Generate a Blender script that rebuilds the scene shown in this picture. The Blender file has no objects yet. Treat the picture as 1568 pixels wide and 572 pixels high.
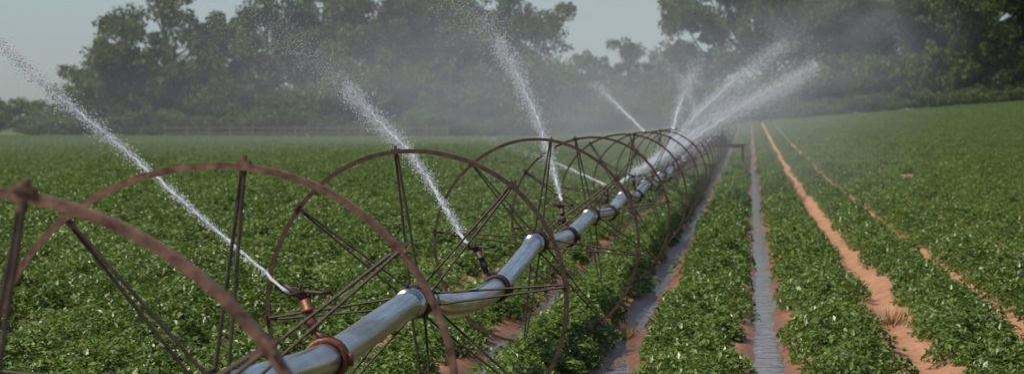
import bpy, math, random
import numpy as np
from mathutils import Vector, Matrix, noise
random.seed(7); rng=np.random.default_rng(7)
scene=bpy.context.scene
EYE=1.75; R=0.81

# ------------------------------------------------------------ helpers
def link(o,parent=None):
    scene.collection.objects.link(o)
    if parent: o.parent=parent
    return o
def mesh_obj(name,verts,faces,mats,parent=None,smooth=False,midx=None,do_link=True):
    me=bpy.data.meshes.new(name)
    me.from_pydata([tuple(v) for v in verts],[],[tuple(f) for f in faces])
    for m in mats: me.materials.append(m)
    if midx is not None: me.polygons.foreach_set('material_index',np.array(midx,dtype=np.int32))
    if smooth: me.polygons.foreach_set('use_smooth',np.ones(len(me.polygons),dtype=bool))
    me.update()
    o=bpy.data.objects.new(name,me)
    if do_link: link(o,parent)
    return o
def sstep(a,b,x):
    t=np.clip((x-a)/(b-a),0,1); return t*t*(3-2*t)

class MB:
    def __init__(s): s.v=[];s.f=[];s.m=[]
    def tube(s,pts,rad,n=8,mat=0,cap=True,closed=False):
        pts=[Vector(p) for p in pts]; N=len(pts)
        if not isinstance(rad,(list,tuple)): rad=[rad]*N
        base=len(s.v); up=None
        for i,p in enumerate(pts):
            if closed: t=(pts[(i+1)%N]-pts[i-1])
            else: t=(pts[min(i+1,N-1)]-pts[max(i-1,0)])
            t.normalize()
            if up is None:
                up=Vector((0,0,1)) if abs(t.z)<.9 else Vector((0,1,0))
            a=t.cross(up).normalized(); b=a.cross(t).normalized(); up=b
            for k in range(n):
                an=2*math.pi*k/n
                s.v.append(p+(a*math.cos(an)+b*math.sin(an))*rad[i])
        M=N if closed else N-1
        for i in range(M):
            for k in range(n):
                j=(i+1)%N
                s.f.append((base+i*n+k,base+i*n+(k+1)%n,base+j*n+(k+1)%n,base+j*n+k)); s.m.append(mat)
        if cap and not closed:
            s.f.append(tuple(base+k for k in range(n))[::-1]); s.m.append(mat)
            s.f.append(tuple(base+(N-1)*n+k for k in range(n))); s.m.append(mat)
    def box(s,c,d,mat=0,M=None):
        b=len(s.v)
        for x in(-1,1):
            for y in(-1,1):
                for z in(-1,1):
                    v=Vector((x*d[0]/2,y*d[1]/2,z*d[2]/2))
                    if M: v=M@v
                    s.v.append(v+Vector(c))
        for f in((0,1,3,2),(4,6,7,5),(0,4,5,1),(2,3,7,6),(0,2,6,4),(1,5,7,3)):
            s.f.append(tuple(b+i for i in f)); s.m.append(mat)
    def obj(s,name,mats,parent=None,smooth=True):
        o=mesh_obj(name,s.v,s.f,mats,parent,smooth,s.m)
        return o

# ------------------------------------------------------------ materials
def newmat(name):
    m=bpy.data.materials.new(name); m.use_nodes=True
    nt=m.node_tree; nt.nodes.clear()
    out=nt.nodes.new('ShaderNodeOutputMaterial')
    return m,nt,out
def N(nt,t,**kw):
    n=nt.nodes.new(t)
    for k,v in kw.items():
        if k in n.inputs: n.inputs[k].default_value=v
        else: setattr(n,k,v)
    return n
def ramp(nt,fac,stops):
    r=nt.nodes.new('ShaderNodeValToRGB'); e=r.color_ramp.elements
    while len(e)<len(stops): e.new(.5)
    for i,(p,c) in enumerate(stops): e[i].position=p; e[i].color=(*c,1)
    nt.links.new(fac,r.inputs[0]); return r.outputs[0]
def mixc(nt,fac,a,b,mode='MIX'):
    m=nt.nodes.new('ShaderNodeMix'); m.data_type='RGBA'; m.blend_type=mode
    for sock,v in((m.inputs[0],fac),(m.inputs[6],a),(m.inputs[7],b)):
        if hasattr(v,'links') or isinstance(v,bpy.types.NodeSocket): nt.links.new(v,sock)
        elif isinstance(v,tuple): sock.default_value=(*v,1)
        else: sock.default_value=v
    return m.outputs[2]
def math_(nt,op,a,b=None,c=None,clamp=False):
    m=nt.nodes.new('ShaderNodeMath'); m.operation=op; m.use_clamp=clamp
    for i,v in enumerate((a,b,c)):
        if v is None: continue
        if isinstance(v,bpy.types.NodeSocket): nt.links.new(v,m.inputs[i])
        else: m.inputs[i].default_value=v
    return m.outputs[0]
def noise_tex(nt,scale,detail=4,rough=.55,vec=None,mapscale=None):
    n=N(nt,'ShaderNodeTexNoise'); n.inputs['Scale'].default_value=scale
    n.inputs['Detail'].default_value=detail; n.inputs['Roughness'].default_value=rough
    if vec is None: vec=N(nt,'ShaderNodeTexCoord').outputs['Object']
    if mapscale:
        mp=N(nt,'ShaderNodeMapping'); mp.inputs['Scale'].default_value=mapscale
        nt.links.new(vec,mp.inputs[0]); vec=mp.outputs[0]
    nt.links.new(vec,n.inputs['Vector']); return n.outputs['Fac']

def leaf_mat(name,stops,rough=.45,trans=.25,spec=.5,ns=.35):
    m,nt,out=newmat(name)
    g=N(nt,'ShaderNodeNewGeometry')
    oi=N(nt,'ShaderNodeObjectInfo')
    pos=noise_tex(nt,ns,3,.6,vec=g.outputs['Position'])
    f=math_(nt,'MULTIPLY',g.outputs['Random Per Island'],.55)
    f=math_(nt,'ADD',f,math_(nt,'MULTIPLY',oi.outputs['Random'],.12))
    f=math_(nt,'ADD',f,math_(nt,'MULTIPLY',math_(nt,'SUBTRACT',pos,.3),.75),clamp=True)
    c=ramp(nt,f,stops)
    p=N(nt,'ShaderNodeBsdfPrincipled'); p.inputs['Roughness'].default_value=rough
    p.inputs['Specular IOR Level'].default_value=spec
    nt.links.new(c,p.inputs['Base Color'])
    t=N(nt,'ShaderNodeBsdfTranslucent')
    nt.links.new(mixc(nt,1.0,c,(1.0,1.1,.5),'MULTIPLY'),t.inputs[0])
    mx=N(nt,'ShaderNodeMixShader'); mx.inputs[0].default_value=trans
    nt.links.new(p.outputs[0],mx.inputs[1]); nt.links.new(t.outputs[0],mx.inputs[2])
    nt.links.new(mx.outputs[0],out.inputs[0]); return m
peanut=leaf_mat('peanut_leaf',[(0,(.040,.074,.013)),(.45,(.108,.166,.032)),(.8,(.19,.26,.06)),(1,(.30,.35,.14))],.38,.30,.5,.6)
treeleaf=leaf_mat('tree_leaf',[(0,(.032,.044,.011)),(.5,(.082,.106,.027)),(.8,(.13,.15,.04)),(1,(.19,.17,.06))],.6,.35,.25,.12)
shrubleaf=leaf_mat('shrub_leaf',[(0,(.045,.065,.016)),(.5,(.095,.13,.034)),(1,(.15,.18,.055))],.6,.3,.25,.15)
dryleaf=leaf_mat('dry_stem',[(0,(.13,.08,.035)),(.6,(.27,.18,.09)),(1,(.4,.3,.18))],.7,.2,.2)

def simple(name,c1,c2,scale,rough=.6,metal=0,bump=.2,r2=None,ms=None,detail=6):
    m,nt,out=newmat(name)
    nz=noise_tex(nt,scale,detail,.62,mapscale=ms)
    p=N(nt,'ShaderNodeBsdfPrincipled')
    nt.links.new(ramp(nt,nz,[(.3,c1),(.7,c2)]),p.inputs['Base Color'])
    p.inputs['Metallic'].default_value=metal
    if r2 is None: p.inputs['Roughness'].default_value=rough
    else: nt.links.new(ramp(nt,nz,[(.3,(rough,)*3),(.7,(r2,)*3)]),p.inputs['Roughness'])
    b=N(nt,'ShaderNodeBump'); b.inputs['Strength'].default_value=bump; b.inputs['Distance'].default_value=.01
    nt.links.new(nz,b.inputs['Height']); nt.links.new(b.outputs[0],p.inputs['Normal'])
    nt.links.new(p.outputs[0],out.inputs[0]); return m
rust=simple('rusty_steel',(.055,.024,.015),(.29,.16,.105),22,.5,.25,.4,.8)
rustdark=simple('dark_rusty_steel',(.035,.020,.015),(.12,.065,.045),20,.5,.3,.3,.8)
darksteel=simple('weathered_dark_steel',(.025,.020,.018),(.085,.055,.042),18,.5,.4,.2,.75)
brass=simple('rusty_red_brass',(.10,.03,.016),(.24,.09,.05),30,.5,.3,.2)
bark=simple('bark',(.035,.027,.02),(.10,.08,.06),3,.9,0,.5)
wood=simple('weathered_wood',(.10,.07,.05),(.22,.17,.13),6,.9,0,.3)
# aluminium
m,nt,out=newmat('aluminium_pipe'); alu=m
g=N(nt,'ShaderNodeTexCoord').outputs['Object']
n1=noise_tex(nt,6,6,.65,vec=g,mapscale=(6,.35,6)); n2=noise_tex(nt,1.5,5,.6,vec=g,mapscale=(3,.6,3))
p=N(nt,'ShaderNodeBsdfPrincipled'); p.inputs['Metallic'].default_value=.92
c=ramp(nt,n1,[(.3,(.28,.29,.31)),(.65,(.62,.64,.66))])
c=mixc(nt,ramp(nt,n2,[(.46,(0,0,0)),(.68,(.8,.8,.8))]),c,(.36,.25,.18))
nt.links.new(c,p.inputs['Base Color'])
nt.links.new(ramp(nt,n2,[(.3,(.14,.14,.14)),(.7,(.34,.34,.34))]),p.inputs['Roughness'])
b=N(nt,'ShaderNodeBump'); b.inputs['Strength'].default_value=.35; b.inputs['Distance'].default_value=.004
nt.links.new(n1,b.inputs['Height']); nt.links.new(b.outputs[0],p.inputs['Normal'])
nt.links.new(p.outputs[0],out.inputs[0])
# ground
m,nt,out=newmat('field_soil'); soil=m
tc=N(nt,'ShaderNodeTexCoord').outputs['Object']
a=noise_tex(nt,1.1,8,.65,vec=tc); bb=noise_tex(nt,14,6,.7,vec=tc); cc=noise_tex(nt,.05,4,.6,vec=tc)
col=ramp(nt,a,[(.3,(.26,.115,.06)),(.5,(.38,.185,.10)),(.7,(.46,.26,.16))])
col=mixc(nt,.4,col,ramp(nt,bb,[(.35,(.17,.075,.04)),(.65,(.50,.29,.18))]))
at=N(nt,'ShaderNodeAttribute'); at.attribute_name='wet'
wet=at.outputs['Fac']
col=mixc(nt,wet,col,mixc(nt,1.0,col,(.52,.42,.34),'MULTIPLY'))
at2=N(nt,'ShaderNodeAttribute'); at2.attribute_name='grass'
gcol=ramp(nt,cc,[(.35,(.07,.10,.025)),(.65,(.11,.145,.04))])
col=mixc(nt,at2.outputs['Fac'],col,gcol)
p=N(nt,'ShaderNodeBsdfPrincipled'); nt.links.new(col,p.inputs['Base Color'])
nt.links.new(ramp(nt,wet,[(0,(.9,.9,.9)),(1,(.38,.38,.38))]),p.inputs['Roughness'])
p.inputs['Specular IOR Level'].default_value=.3
b=N(nt,'ShaderNodeBump'); b.inputs['Strength'].default_value=.8; b.inputs['Distance'].default_value=.03
nt.links.new(bb,b.inputs['Height']); nt.links.new(b.outputs[0],p.inputs['Normal'])
nt.links.new(p.outputs[0],out.inputs[0])
# water
m,nt,out=newmat('furrow_water'); watermat=m
tc=N(nt,'ShaderNodeTexCoord').outputs['Object']
w=noise_tex(nt,7,3,.5,vec=tc,mapscale=(.7,1.0,1))
p=N(nt,'ShaderNodeBsdfPrincipled'); p.inputs['Base Color'].default_value=(.13,.075,.045,1)
p.inputs['Roughness'].default_value=.04; p.inputs['Specular IOR Level'].default_value=.8
b=N(nt,'ShaderNodeBump'); b.inputs['Strength'].default_value=.5; b.inputs['Distance'].default_value=.03
nt.links.new(w,b.inputs['Height']); nt.links.new(b.outputs[0],p.inputs['Normal'])
nt.links.new(p.outputs[0],out.inputs[0])
# spray water
m,nt,out=newmat('water_spray'); spray=m
d=N(nt,'ShaderNodeBsdfDiffuse'); d.inputs[0].default_value=(.74,.77,.80,1)
t=N(nt,'ShaderNodeBsdfTranslucent'); t.inputs[0].default_value=(.74,.77,.80,1)
mx=N(nt,'ShaderNodeMixShader'); mx.inputs[0].default_value=.5
nt.links.new(d.outputs[0],mx.inputs[1]); nt.links.new(t.outputs[0],mx.inputs[2])
nt.links.new(mx.outputs[0],out.inputs[0])

# ------------------------------------------------------------ terrain
FUR=[-1.98,-.98,.14,1.27]
x=-1.98
left=[]
while x>-112: x-=1.03; left.append(x)
x=1.27; right=[]
while x<60: x+=1.06; right.append(x)
ALLF=np.array(sorted(left+FUR+right))
def hill(x,y):
    x=np.asarray(x,float); y=np.asarray(y,float)
    base=np.clip(.074*(x+22),0,6.6)
    base=np.where(x<-22,0,base)
    return base*sstep(50,300,y)+.06*np.sin(x*.05+y*.02)*sstep(30,120,y)
def furrow(x,y):
    i=np.searchsorted(ALLF,x); i=np.clip(i,1,len(ALLF)-1)
    d=np.minimum(abs(x-ALLF[i-1]),abs(x-ALLF[i]))
    return -.085*np.exp(-(d/.17)**2)
xs=np.concatenate([np.linspace(-1500,-120,24),np.linspace(-112,-12,90),np.arange(-11,11,.055),np.linspace(11.5,60,60),np.linspace(70,1500,24)])
ys=np.concatenate([[-60,-20],np.arange(-4,60,.25),np.arange(60,340,2),np.geomspace(342,3500,30)])
X,Y=np.meshgrid(xs,ys)
Z=hill(X,Y)+furrow(X,Y)*(Y<312)*(abs(X)<60)
nz=np.zeros_like(Z)
nr=(Y<60)&(abs(X)<11)
for (i,j) in zip(*np.nonzero(nr)):
    nz[i,j]=noise.noise(Vector((X[i,j]*1.3,Y[i,j]*.55,0)))*.030+noise.noise(Vector((X[i,j]*7,Y[i,j]*3,3)))*.018
Z=Z+nz
verts=np.stack([X,Y,Z],-1).reshape(-1,3)
ny,nx=X.shape
idx=np.arange(ny*nx).reshape(ny,nx)
faces=np.stack([idx[:-1,:-1],idx[:-1,1:],idx[1:,1:],idx[1:,:-1]],-1).reshape(-1,4)
g=mesh_obj('ground',verts.tolist(),faces.tolist(),[soil],smooth=True)
dw=np.min([abs(verts[:,0]-f) for f in FUR[:3]],axis=0)
wet=np.clip(1-(dw-.12)/.18,0,1)
at=g.data.attributes.new('wet','FLOAT','POINT'); at.data.foreach_set('value',wet.astype(np.float32))
gr=((verts[:,1]>311)|(verts[:,0]<-112)|(verts[:,0]>60)).astype(np.float32)
gr=np.maximum(gr,(sstep(60,200,verts[:,1])*.6*((verts[:,0]<-3)|(verts[:,0]>8))).astype(np.float32))
at=g.data.attributes.new('grass','FLOAT','POINT'); at.data.foreach_set('value',gr.astype(np.float32))

# furrow water sheets
def water(xc,y0,y1,z,w=.30):
    yy=np.arange(y0,y1,.5); v=[];f=[]
    for k,y in enumerate(yy):
        h=float(hill(xc,y))
        for s in(-1,1): v.append((xc+s*w/2,y,h+z))
        if k: f.append((2*k-2,2*k-1,2*k+1,2*k))
    mesh_obj('furrow_water',v,f,[watermat])
water(.14,-4,90,-.056,.30); water(-.98,-4,60,-.077,.3); water(-1.98,-4,48,-.056,.32)

# ------------------------------------------------------------ peanut rows
def row_mesh(seed,n=2700,L=1.15,W=.80,Hh=.25):
    r=np.random.default_rng(seed)
    nb=10; bx=r.uniform(-.24,.24,nb); by=np.linspace(-L/2,L/2,nb)+r.uniform(-.05,.05,nb); br=r.uniform(.14,.26,nb); bh=r.uniform(.55,1.15,nb)*Hh
    k=r.integers(0,nb,n); an=r.uniform(0,2*np.pi,n); q=np.sqrt(r.uniform(0,1,n))
    px=bx[k]+np.cos(an)*q*br[k]; py=by[k]+np.sin(an)*q*br[k]
    pz=bh[k]*(1-q**2.2*.85)-r.exponential(.03,n)+.04*(r.random(n)<.08); pz=np.clip(pz,.0,.4)
    V=np.zeros((n*4,3))
    ln=r.uniform(.016,.034,n); wd=ln*r.uniform(.42,.62,n)
    yaw=r.uniform(0,2*np.pi,n); pit=r.normal(.15,.5,n); rol=r.normal(0,.5,n)
    d=np.stack([np.cos(yaw)*np.cos(pit),np.sin(yaw)*np.cos(pit),np.sin(pit)],-1)
    s=np.stack([-np.sin(yaw)*np.cos(rol),np.cos(yaw)*np.cos(rol),np.sin(rol)],-1)
    P=np.stack([px,py,pz],-1)
    V[0::4]=P-d*ln[:,None]; V[1::4]=P+s*wd[:,None]+[0,0,.004]; V[2::4]=P+d*ln[:,None]; V[3::4]=P-s*wd[:,None]+[0,0,.004]
    ii=np.arange(n)*4
    F=np.stack([ii,ii+1,ii+2,ii+3],-1)
    return V.tolist(),F.tolist()
col=bpy.data.collections.new('peanut_plant_variants')
NV=8
for i in range(NV):
    v,f=row_mesh(100+i)
    o=mesh_obj(f'peanut_row_piece_{i}',v,f,[peanut],do_link=False); col.objects.link(o)
pts=[];rz=[];sc=[];vid=[]
mids=(ALLF[:-1]+ALLF[1:])/2; gaps=np.diff(ALLF)
for xm,gp in zip(mids,gaps):
    y=-3+random.random()
    hole=0
    while y<309:
        step=.95
        lo=-.31*y-5; hi=.135*y+5
        if lo<xm<hi:
            skip=False
            if hole>0: hole-=1; skip=True
            elif 2.0<xm<9 and y>60 and random.random()<.03: hole=random.choice([1,2,3,6]); skip=True
            elif random.random()<.003: skip=True
            if not skip:
                px=xm+random.gauss(0,.03)
                wsc=gp/1.03*(1.18 if xm<-2.7 else 1.17 if xm>2.3 else .93 if xm>-.5 else 1.03)*random.uniform(.86,1.10)
                pts.append((px,y,float(hill(px,y))-.015)); rz.append(random.choice([0,math.pi])+random.gauss(0,.05))
                hs=random.uniform(.75,1.2)*(.88 if -2.6<xm<-1 else 1)
                sc.append((wsc,random.uniform(.95,1.15),hs))
                vid.append(random.randrange(NV))
        y+=step*random.uniform(.92,1.05)
me=bpy.data.meshes.new('peanut_crop'); me.from_pydata(pts,[],[])
a=me.attributes.new('rotv','FLOAT_VECTOR','POINT'); a.data.foreach_set('vector',np.array([(0,0,r) for r in rz],dtype=np.float32).ravel())
a=me.attributes.new('sclv','FLOAT_VECTOR','POINT'); a.data.foreach_set('vector',np.array(sc,dtype=np.float32).ravel())
a=me.attributes.new('vid','INT','POINT'); a.data.foreach_set('value',np.array(vid,dtype=np.int32))
crop=link(bpy.data.objects.new('peanut_crop',me))
ng=bpy.data.node_groups.new('crop_scatter','GeometryNodeTree')
ng.interface.new_socket('Geometry',in_out='INPUT',socket_type='NodeSocketGeometry')
ng.interface.new_socket('Geometry',in_out='OUTPUT',socket_type='NodeSocketGeometry')
gi=ng.nodes.new('NodeGroupInput'); go=ng.nodes.new('NodeGroupOutput')
ip=ng.nodes.new('GeometryNodeInstanceOnPoints'); ci=ng.nodes.new('GeometryNodeCollectionInfo')
ci.inputs['Collection'].default_value=col; ci.inputs['Separate Children'].default_value=True; ci.inputs['Reset Children'].default_value=True
def attr(n,t):
    a=ng.nodes.new('GeometryNodeInputNamedAttribute'); a.data_type=t; a.inputs[0].default_value=n; return a.outputs[0]
ng.links.new(gi.outputs[0],ip.inputs['Points']); ng.links.new(ci.outputs[0],ip.inputs['Instance'])
ip.inputs['Pick Instance'].default_value=True
ng.links.new(attr('vid','INT'),ip.inputs['Instance Index'])
e2r=ng.nodes.new('FunctionNodeEulerToRotation'); ng.links.new(attr('rotv','FLOAT_VECTOR'),e2r.inputs[0])
ng.links.new(e2r.outputs[0],ip.inputs['Rotation']); ng.links.new(attr('sclv','FLOAT_VECTOR'),ip.inputs['Scale'])
ng.links.new(ip.outputs[0],go.inputs[0])
md=crop.modifiers.new('scatter','NODES'); md.node_group=ng

# dry weed tufts
def tuft(x,y,s):
    v=[];f=[]
    r=random.Random(int(x*100))
    for i in range(160):
        an=r.uniform(0,6.28); q=r.uniform(0,.12)*s; h=r.uniform(.03,.17)*s; le=r.uniform(.02,.14)*s
        bx=x+math.cos(an)*q; by=y+math.sin(an)*q*2; b=len(v)
        w=.003
        v+=[(bx-w,by,-.06),(bx+w,by,-.06),(bx+math.cos(an)*le,by+math.sin(an)*le,h-.05)]
        f.append((b,b+1,b+2))
    mesh_obj('dry_weeds',v,f,[dryleaf])
tuft(1.27,23.5,1.1); tuft(-1.06,22,1.0)

# ------------------------------------------------------------ wheel line
root=link(bpy.data.objects.new('irrigation_wheel_line',None))
hubs=[(-1.685,5.56,.81),(-1.805,8.88,.81),(-1.781,13.97,.80),(-1.67,20.5,.815),(-1.616,26.6,.80)]
y=26.6
while y<170:
    y+=6.6; hx=-1.62-.05*math.sin(y*.11)
    hubs.append((hx,y,.81+float(hill(hx,y))))
phase=[80,85,97,84,100]+[random.uniform(65,110) for _ in hubs]
def wheel(i,h,ph):
    c=Vector(h); mb=MB(); n=96 if i<5 else 48
    wob=[.005*math.sin(3*a+i)+.003*math.sin(5*a+2*i) for a in np.linspace(0,2*math.pi,n,endpoint=False)]
    prof=[(.0,-.018),(.0,.018),(-.007,.018),(-.007,-.009),(-.023,-.009),(-.023,-.018)]
    b=len(mb.v); k=len(prof)
    for j in range(n):
        a=2*math.pi*j/n
        for (dr,dy) in prof:
            rr=R+dr+wob[j]
            mb.v.append(c+Vector((math.cos(a)*rr,dy+.008*math.sin(2*a+i),math.sin(a)*rr)))
    for j in range(n):
        for q in range(k):
            mb.f.append((b+j*k+q,b+j*k+(q+1)%k,b+((j+1)%n)*k+(q+1)%k,b+((j+1)%n)*k+q)); mb.m.append(0)
    for s in range(8):
        a=math.radians(ph+45*s+random.uniform(-2,2)); u=Vector((math.cos(a),0,math.sin(a))); t=Vector((-math.sin(a),0,math.cos(a)))
        Mx=Matrix((( t.x,0,u.x),(t.y,1,u.y),(t.z,0,u.z)))
        mb.box(c+u*(R+.010),(.010,.04,.030),0,Mx)
        mb.box(c+u*(R+.002),(.044,.042,.012),0,Mx)
        mb.box(c+u*(R-.03),(.020,.028,.034),0,Mx)
        for sy in(-1,1):
            p0=c+u*.085+t*(.030*sy)+Vector((0,.035*sy,0)); p1=c+u*(R-.02)+t*(.006*sy)+Vector((0,.012*sy,0))
            mb.tube([p0,p1],.0068,6,1)
    ring=lambda rr,dy:[c+Vector((math.cos(q)*rr,dy,math.sin(q)*rr)) for q in np.linspace(0,2*math.pi,20,endpoint=False)]
    mb.tube(ring(.083,-.035),.012,6,1,closed=True); mb.tube(ring(.083,.035),.012,6,1,closed=True)
    for s in range(4):
        a=math.radians(ph+22+90*s); u=Vector((math.cos(a),0,math.sin(a)))
        mb.tube([c+u*.100-Vector((0,.06,0)),c+u*.100+Vector((0,.06,0))],.009,6,1)
    mb.obj(f'wheel_{i}',[rust if i<2 else rustdark,darksteel],root,smooth=False)
for i,h in enumerate(hubs): wheel(i,h,phase[i])
mid={1:(-1.766,10.9,.765),2:(-1.678,17.3,.655),3:(-1.62,23.3,.735)}
path=[(-1.66,1.5,.80),(-1.67,3.5,.79)]
spr=[]
for i,h in enumerate(hubs):
    path.append(h)
    if i in mid:
        mm=mid[i]
        if i==2:
            path+=[(-1.725,14.75,.722),(-1.70,15.6,.672),mm,(-1.675,18.4,.70),(-1.672,19.5,.765)]
        elif i==3: path+=[(-1.645,21.8,.75),mm,(-1.62,25,.765)]
        else: path.append(mm)
        spr.append(mm)
    elif i+1<len(hubs):
        b=hubs[i+1]; mm=((h[0]+b[0])/2,(h[1]+b[1])/2,(h[2]+b[2])/2-random.uniform(.03,.12)); path.append(mm)
        spr.append(mm)
def catmull(P,sub=6):
    P=[Vector(p) for p in P]; o=[]
    for i in range(len(P)-1):
        p0=P[max(i-1,0)];p1=P[i];p2=P[i+1];p3=P[min(i+2,len(P)-1)]
        for k in range(sub):
            t=k/sub
            l1=(p2.y-p1.y); m1=(p2-p0)/max((p2.y-p0.y),1e-3)*l1; m2=(p3-p1)/max((p3.y-p1.y),1e-3)*l1
            o.append(p1*(2*t**3-3*t*t+1)+m1*(t**3-2*t*t+t)+p2*(-2*t**3+3*t*t)+m2*(t**3-t*t))
    o.append(P[-1]); return o
cp=catmull(path)
mb=MB(); mb.tube(cp,.070,28); mb.obj('pipe',[alu],root)
def pipe_at(y):
    for a,b in zip(cp[:-1],cp[1:]):
        if a.y<=y<=b.y:
            t=(y-a.y)/(b.y-a.y); return a.lerp(b,t),(b-a).normalized()
    return cp[-1],Vector((0,1,0))
mb=MB()
for h in hubs:
    for dy in(-.22,.20):
        p,t=pipe_at(h[1]+dy)
        mb.tube([p-t*.09,p-t*.085,p+t*.085,p+t*.09],[.070,.078,.078,.070],24)
        mb.tube([p-t*.10,p-t*.08],[.083,.083],24)
mb.obj('pipe_couplers',[alu],root)
def sprinkler(k,m,lean):
    p,t=pipe_at(m[1]); mb=MB(); side=Vector((lean,0,1)).normalized()
    ring=[p+Vector((math.cos(q),0,math.sin(q)))*.082 for q in np.linspace(0,2*math.pi,20,endpoint=False)]
    for dy in(-.03,0,.03): mb.tube([v+Vector((0,dy,0)) for v in ring],.013,6,0,closed=True)
    mb.box(p+Vector((.097,0,0)),(.03,.05,.05),0); mb.box(p-Vector((.097,0,0)),(.03,.05,.05),0)
    b0=p+Vector((-.01,0,.075)); 
    el=b0+Vector((lean*.1-.01,0,.03))
    top=el+side*.10
    mb.tube([b0,el],[.026,.022],10,0)
    mb.tube([el,el+side*.03,el+side*.032,el+side*.05,top],[.017,.017,.025,.025,.018],10,0)
    mb.tube([top,top+side*.012,top+side*.014,top+side*.05,top+side*.052,top+side*.085],[.03,.03,.02,.026,.016,.012],10,0)
    q=top+side*.055
    mb.tube([q,q+Vector((-.05,0,.03)),q+Vector((-.085,0,.055))],[.018,.015,.010],8,1)
    mb.tube([q+Vector((.0,-.012,.03)),q+Vector((.07,-.012,.022)),q+Vector((.11,-.012,.03))],[.009,.009,.014],6,1)
    mb.tube([q+Vector((0,-.012,.03)),q+Vector((-.06,-.012,.014)),q+Vector((-.11,-.012,.045))],[.009,.008,.012],6,1)
    mb.tube([q+Vector((-.02,0,.0)),q+Vector((-.02,0,.06)),q+Vector((.02,0,.06)),q+Vector((.02,0,0))],.006,6,1)
    mb.obj(f'sprinkler_{k}',[brass if k<2 else darksteel,darksteel],root)
leans=[0,-.28,-.42,-.15]
for k,m in enumerate(spr): sprinkler(k,m,leans[k] if k<4 else random.uniform(-.2,.1))
# drive mover frame
mb=MB(); by=84; bz=.98
for dy in(-.6,.6):
    mb.box((-1.25,by+dy,bz+.03),(2.2,.10,.11),0)
for xx in(-2.2,-.9,-.25): mb.box((xx,by,bz+.03),(.08,1.09,.08),0)
for xx in(-2.3,-.22):
    for dy in(-.6,.6):
        mb.tube([(xx,by+dy,bz),(xx,by+dy,bz-.45)],.035,8,0)
        mb.tube([(xx-.04,by+dy,bz-.68),(xx+.04,by+dy,bz-.68)],.22,18,1)
mb.box((-1.0,by,bz+.22),(.5,.5,.26),1); mb.tube([(-.9,by,bz+.33),(-.9,by,bz+.5)],.04,8,1)
mb.obj('drive_mover',[rustdark,darksteel],root,smooth=False)

# ------------------------------------------------------------ water jets
def lerp_path(P,t):
    n=len(P)-1; f=min(t*n,n-1e-6); i=int(f); f-=i
    p0=P[max(i-1,0)];p1=P[i];p2=P[i+1];p3=P[min(i+2,n)]
    return .5*((2*p1)+(p2-p0)*f+(2*p0-5*p1+4*p2-p3)*f*f+(3*p1-p0-3*p2+p3)*f**3)
def jet(P,w0,w1,core,ndrop,ds,fade=1.0,seed=1,tmin=.05,bunch=1.0):
    r=random.Random(seed); P=[Vector(p) for p in P]; mb=MB()
    n=70; pts=[];rad=[]
    if core>0:
        for i in range(n):
            t=i/(n-1)*core; p=lerp_path(P,t); s=w0+(w1-w0)*.12*t
            pts.append(p+Vector((r.gauss(0,1),r.gauss(0,1),r.gauss(0,1)))*s*.22)
            rad.append(max(.001,s*.5*(1+.5*noise.noise(Vector((t*60,seed,0))))*(1-(t/core)**2*.9)))
        mb.tube(pts,rad,6)
    V=mb.v;F=mb.f
    for i in range(ndrop):
        t=tmin+(1-tmin)*(r.random()**bunch)
        if r.random()>(1-t)**.5*fade+ (1-fade): continue
        p=lerp_path(P,t); q=lerp_path(P,min(t+.01,1)); q2=lerp_path(P,max(t-.01,0)); d=(q-q2).normalized()
        pulse=noise.noise(Vector((t*22,seed*3.1,0)))
        if pulse<-.15 and r.random()<.5: continue
        w=(w0+(w1-w0)*t**1.0)*(1+.6*pulse)
        off=Vector((r.gauss(0,1),r.gauss(0,1),r.gauss(0,1)))*w*.45
        if r.random()<.15: off*=2.2
        off.z-=abs(r.gauss(0,1))*w*.3*t
        p=p+off; s=ds*r.uniform(.3,1.25)*(.8+.2*t); l=s*r.uniform(1.0,2.6)
        a=d.orthogonal().normalized(); b2=d.cross(a)
        b=len(V); V+= [p+d*l,p-d*l,p+a*s,p-a*s,p+b2*s,p-b2*s]
        for f in((0,2,4),(0,4,3),(0,3,5),(0,5,2),(1,4,2),(1,3,4),(1,5,3),(1,2,5)): F.append(tuple(b+k for k in f))
    mesh_obj('water_jet',V,F,[spray],smooth=True)
jet([(-1.91,10.8,1.05),(-2.374,11.2,1.366),(-2.778,11.6,1.634),(-3.029,11.9,1.774),(-3.261,12.1,1.925),(-3.559,12.4,2.131),(-3.95,12.8,2.36)],.012,.050,.7,10000,.0030,.45,1)
jet([(-1.862,17.2,.96),(-2.286,18,1.471),(-2.67,18.8,1.764),(-2.973,19.4,2.007)],.022,.080,.85,10000,.0040,.0,2)
jet([(-2.973,19.4,2.007),(-3.424,20.2,2.295),(-4.07,21.2,2.62),(-4.8,22.5,2.85)],.07,.42,0,4500,.0034,.95,3,0)
jet([(-1.678,23.3,1.05),(-1.894,24.2,1.587),(-2.192,25.2,2.115),(-2.509,26.2,2.556)],.024,.095,.85,9000,.0052,.2,4)
jet([(-2.509,26.2,2.556),(-2.85,27,2.9),(-3.3,28,3.2)],.09,.4,0,2600,.005,.9,14,0)
jet([(-2.17,55,1.52),(-3.12,60,2.245),(-3.81,64,2.76)],.03,.17,.7,3000,.009,.8,5)
jet([(-1.64,52,1.2),(-1.44,56,2.28),(-1.2,60,3.15)],.05,.28,.6,5000,.010,.8,6)
jet([(-1.73,35,.95),(-1.1,50,1.41),(.195,65,2.37),(2.04,80,3.55)],.045,.32,.9,16000,.012,.3,7)
jet([(-1.66,45,1.05),(-1.05,62,2.11),(-.15,75,3.21),(1.14,88,4.46)],.045,.38,.7,12000,.013,.6,8)
jet([(-1.7,70,1.1),(-.63,90,2.6),(2.2,115,6.0)],.07,.9,.3,9000,.014,.9,9)
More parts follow.
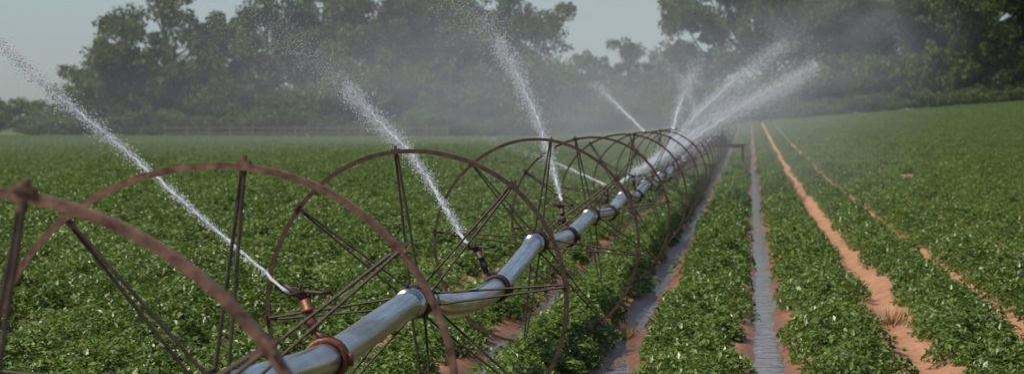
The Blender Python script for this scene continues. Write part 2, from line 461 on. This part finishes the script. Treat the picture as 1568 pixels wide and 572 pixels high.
jet([(-1.70,40,1.01),(-.72,60,1.87),(1.54,82,3.15)],.045,.36,.7,12000,.011,.5,10)
jet([(-1.72,32,.97),(-3.0,38,1.24),(-4.49,44,1.51)],.016,.10,.5,2000,.005,.9,11)
jet([(-1.7,88,1.3),(-2.4,98,3.2),(-4.5,112,5.0)],.05,.5,.3,5000,.012,.9,13)

# ------------------------------------------------------------ mist volumes
def mist(c,s,dens,seed,lo=.30,step=4.0):
    bpy.ops.mesh.primitive_uv_sphere_add(segments=24,ring_count=12,location=c)
    o=bpy.context.object; o.name='spray_mist'; o.scale=s
    m,nt,out=newmat('spray_mist')
    tc=N(nt,'ShaderNodeTexCoord').outputs['Object']
    ln=N(nt,'ShaderNodeVectorMath'); ln.operation='LENGTH'; nt.links.new(tc,ln.inputs[0])
    r=math_(nt,'SUBTRACT',1.0,ln.outputs['Value'],clamp=True)
    r=math_(nt,'POWER',r,1.4)
    mp=N(nt,'ShaderNodeMapping'); mp.inputs['Location'].default_value=(seed,seed*2,0); nt.links.new(tc,mp.inputs[0])
    nn=noise_tex(nt,2.6,2,.6,vec=mp.outputs[0])
    nn=math_(nt,'MULTIPLY',math_(nt,'SUBTRACT',nn,lo,clamp=True),4.0)
    dd=math_(nt,'MULTIPLY',math_(nt,'MULTIPLY',r,nn),dens)
    v=N(nt,'ShaderNodeVolumeScatter'); v.inputs['Color'].default_value=(.93,.96,1,1); v.inputs['Anisotropy'].default_value=.0
    nt.links.new(dd,v.inputs['Density']); nt.links.new(v.outputs[0],out.inputs['Volume'])
    try: m.cycles.volume_step_rate=step
    except Exception as e: print(e)
    o.data.materials.append(m)
mist((-20,180,4),(46,130,16),.0036,1.0,.28,6.0)
mist((-1.5,75,1.6),(7,50,4.2),.010,2.0)
mist((4.5,125,6),(7,30,4.5),.014,3.3,.38)

# ------------------------------------------------------------ trees
def tree_mesh(name,seed,H,W,mat,clump=1.5,ncl=95,low=.18,leaf=.26,per=120):
    r=random.Random(seed); rn=np.random.default_rng(seed); mb=MB(); ends=[]
    lean=Vector((r.uniform(-.06,.06),r.uniform(-.06,.06),0))
    th=H*r.uniform(.6,.7); tr=H*.022
    tp=[Vector((0,0,-.3))]
    for k in range(1,7):
        tp.append(Vector((0,0,0))+lean*th*k/6+Vector((r.uniform(-.25,.25),r.uniform(-.25,.25),th*k/6)))
    mb.tube(tp,[tr*(1.25-.16*k) for k in range(7)],8)
    nl=r.randint(9,12)
    for i in range(nl):
        f=low+(.95-low)*i/nl; k=min(int(f*6),5); b=tp[k].lerp(tp[k+1],f*6-k)
        a=i*2.4+r.uniform(-.5,.5)
        prof=math.sin(math.pi*min(1,(f*.75+.22)))**.6
        ln=W*.5*prof*r.uniform(.65,1.05)
        rise=(H-b.z)*r.uniform(.25,.55)+f*1.5
        e=b+Vector((math.cos(a)*ln,math.sin(a)*ln,rise))
        m1=b.lerp(e,.5)+Vector((r.uniform(-.4,.4),r.uniform(-.4,.4),-rise*.12))
        mb.tube([b,m1,e],[tr*.45,tr*.28,tr*.1],6)
        ends.append((e,1.0))
        for j in range(r.randint(4,6)):
            t=r.uniform(.35,1); s=b.lerp(m1,t*2) if t<.5 else m1.lerp(e,t*2-1)
            a2=a+r.uniform(-1.5,1.5); l2=ln*r.uniform(.2,.5)+.6
            e2=s+Vector((math.cos(a2)*l2,math.sin(a2)*l2,r.uniform(-.1,.6)*l2+.4))
            mb.tube([s,s.lerp(e2,.5)+Vector((0,0,.15)),e2],[tr*.2,tr*.13,tr*.05],5)
            ends.append((e2,r.uniform(.6,1.0)))
    top=tp[-1]
    for j in range(8):
        a=r.uniform(0,6.28); l=W*.5*r.uniform(.05,.4); e=top+Vector((math.cos(a)*l,math.sin(a)*l,(H-top.z)*r.uniform(.35,.95)))
        mb.tube([top,top.lerp(e,.5),e],[tr*.3,tr*.18,tr*.05],5); ends.append((e,r.uniform(.7,1)))
    V=[tuple(v) for v in mb.v]; F=list(mb.f); M=[0]*len(F)
    VV=[];cnt=0
    for (e,s) in ends:
        n=int(per*s*r.uniform(.8,1.4)); cr=clump*s*r.uniform(.8,1.25)
        for q in range(3):
            c=np.array(e)+rn.normal(0,cr*.5,3)*[1,1,.6]; k=n//3
            d=rn.normal(0,1,(k,3)); d/=np.linalg.norm(d,axis=1)[:,None]
            P=c+d*(rn.uniform(0,1,k)**.45)[:,None]*cr*[.8,.8,.55]
            a=rn.normal(0,1,(k,3)); a/=np.linalg.norm(a,axis=1)[:,None]
            b=np.cross(a,rn.normal(0,1,(k,3))); b/=np.linalg.norm(b,axis=1)[:,None]
            sz=leaf*rn.uniform(.5,1.2,k)[:,None]
            quad=np.stack([P-a*sz,P+b*sz*.6,P+a*sz,P-b*sz*.6],1).reshape(-1,3); VV.append(quad); cnt+=k
    LV=np.concatenate(VV); b0=len(V)
    V=V+[tuple(v) for v in LV.tolist()]
    ii=np.arange(cnt)*4+b0
    F=F+np.stack([ii,ii+1,ii+2,ii+3],-1).tolist(); M+= [1]*cnt
    o=mesh_obj(name,V,F,[bark,mat],do_link=False,midx=M); return o.data
variants=[tree_mesh(f'oak_mesh_{i}',40+i,20,22 if i%2 else 19,treeleaf,1.8,low=.14,leaf=.30,per=210) for i in range(5)]
shr=[tree_mesh(f'shrub_mesh_{i}',80+i,6,8,shrubleaf,1.2,low=.02,leaf=.22,per=130) for i in range(3)]
def place(me,name,x,y,s,sz=None,rot=None,dz=0):
    o=bpy.data.objects.new(name,me); link(o)
    o.location=(x,y,float(hill(x,y))+dz); o.scale=(s,s,sz or s); o.rotation_euler=(0,0,random.uniform(0,6.28) if rot is None else rot)
for k,(x,y,s,sz) in enumerate([(-74,330,1.0,1.02),(-83,345,.62,.62),(-62,336,.85,1.05),(-53,345,.95,1.15),(-46,332,1.0,1.18),(-38,340,.95,1.15),(-31.5,333,.8,1.08),
      (-68,350,.7,.8),(-26,350,.42,.46),(-15.5,335,.58,.60),(-19.5,342,.42,.50),(-10,345,.5,.55),(-3.5,338,.9,1.12),(3,332,.95,1.12),(10,340,1.0,1.15),(16,330,.95,1.1),(22,338,1.0,1.2),
      (28,328,1.0,1.1),(34,336,1.0,1.15),(41,330,.9,1.1),(49,336,1,1.1),(57,335,1,1.1),(7,360,1,1.2),(19,362,1,1.2),(31,360,1,1.2),(-42,362,1,1.1),(-54,365,.8,.95)]):
    place(variants[k%5],'oak_tree',x,y,s,sz)
def thicket(name,items,dz=-.3):
    V=[];F=[];M=[];b=0
    for (x,y,s,sz) in items:
        me=random.choice(shr); n=len(me.vertices); co=np.empty(n*3,np.float32); me.vertices.foreach_get('co',co); co=co.reshape(-1,3)
        a=random.uniform(0,6.28); ca,sa=math.cos(a),math.sin(a)
        q=np.stack([(co[:,0]*ca-co[:,1]*sa)*s+x,(co[:,0]*sa+co[:,1]*ca)*s+y,co[:,2]*sz+float(hill(x,y))+dz],-1)
        V+=q.tolist(); F+=[tuple(b+i for i in p.vertices) for p in me.polygons]; M+=[p.material_index for p in me.polygons]; b+=n
    mesh_obj(name,V,F,[bark,shrubleaf],midx=M)
items=[]
x=-86
while x<-22:
    items.append((x,random.uniform(322,327),random.uniform(.8,1.25),random.uniform(.9,1.7) if x>-82 else .6))
    items.append((x+1.2,random.uniform(317,320),random.uniform(.6,.85),random.uniform(.45,.7))); x+=random.uniform(2.2,4)
thicket('understory_thicket',items,-1.1)
items=[]; x=-24
while x<62:
    items.append((x,random.uniform(316,320),random.uniform(.5,.75),random.uniform(.35,.5) if x>-2 else random.uniform(.5,.9)))
    items.append((x+1,random.uniform(323,326),random.uniform(.8,1.0),random.uniform(.7,1.0) if x<5 else random.uniform(1.0,1.4))); x+=random.uniform(2.0,3.0)
thicket('hedge',items,-.6)
items=[]; x=-150
while x<80: items.append((x,random.uniform(480,520),random.uniform(1.2,2),random.uniform(.8,1.3))); x+=random.uniform(5,8)
thicket('distant_tree_line',items,-1)
mb=MB()
for i in range(14):
    xx=-70+i*2.6; mb.box((xx,313,.7),(.14,.14,1.5),0)
    if i<13:
        for hz in(.55,1.15): mb.box((xx+1.3,313,hz),(2.46,.05,.11),0)
mb.obj('wooden_fence',[wood],smooth=False)

# ------------------------------------------------------------ light, world, camera
sd=Vector((-.60,-.30,.92)).normalized()
L=bpy.data.lights.new('sun','SUN'); L.energy=4.9; L.angle=math.radians(.5); L.color=(1,.94,.84)
so=link(bpy.data.objects.new('sun',L)); so.rotation_euler=sd.to_track_quat('Z','Y').to_euler()
w=bpy.data.worlds.new('World'); scene.world=w; w.use_nodes=True; nt=w.node_tree; nt.nodes.clear()
out=nt.nodes.new('ShaderNodeOutputWorld'); bg=nt.nodes.new('ShaderNodeBackground'); sky=nt.nodes.new('ShaderNodeTexSky')
sky.sky_type='NISHITA'; sky.sun_disc=False; sky.sun_elevation=math.asin(sd.z); sky.sun_rotation=math.atan2(sd.x,sd.y)
sky.air_density=1.0; sky.dust_density=.6; sky.ozone_density=3.0
hs=nt.nodes.new('ShaderNodeHueSaturation'); hs.inputs['Saturation'].default_value=.65
tint=mixc(nt,1.0,hs.outputs[0],(.90,1.0,1.10),'MULTIPLY')
nt.links.new(sky.outputs[0],hs.inputs['Color']); nt.links.new(tint,bg.inputs[0]); nt.links.new(bg.outputs[0],out.inputs[0])
bg.inputs[1].default_value=.085
cam=bpy.data.cameras.new('camera'); co=link(bpy.data.objects.new('camera',cam)); scene.camera=co
co.location=(0,0,EYE); co.rotation_euler=(math.radians(90),0,0)
cam.sensor_width=36; cam.lens=36*4000/1568; cam.shift_x=-364/1568; cam.shift_y=-98/1568
cam.clip_end=6000; cam.dof.use_dof=True; cam.dof.focus_distance=14.5; cam.dof.aperture_fstop=5.6
scene.view_settings.view_transform='Standard'; scene.view_settings.look='None'; scene.view_settings.exposure=0
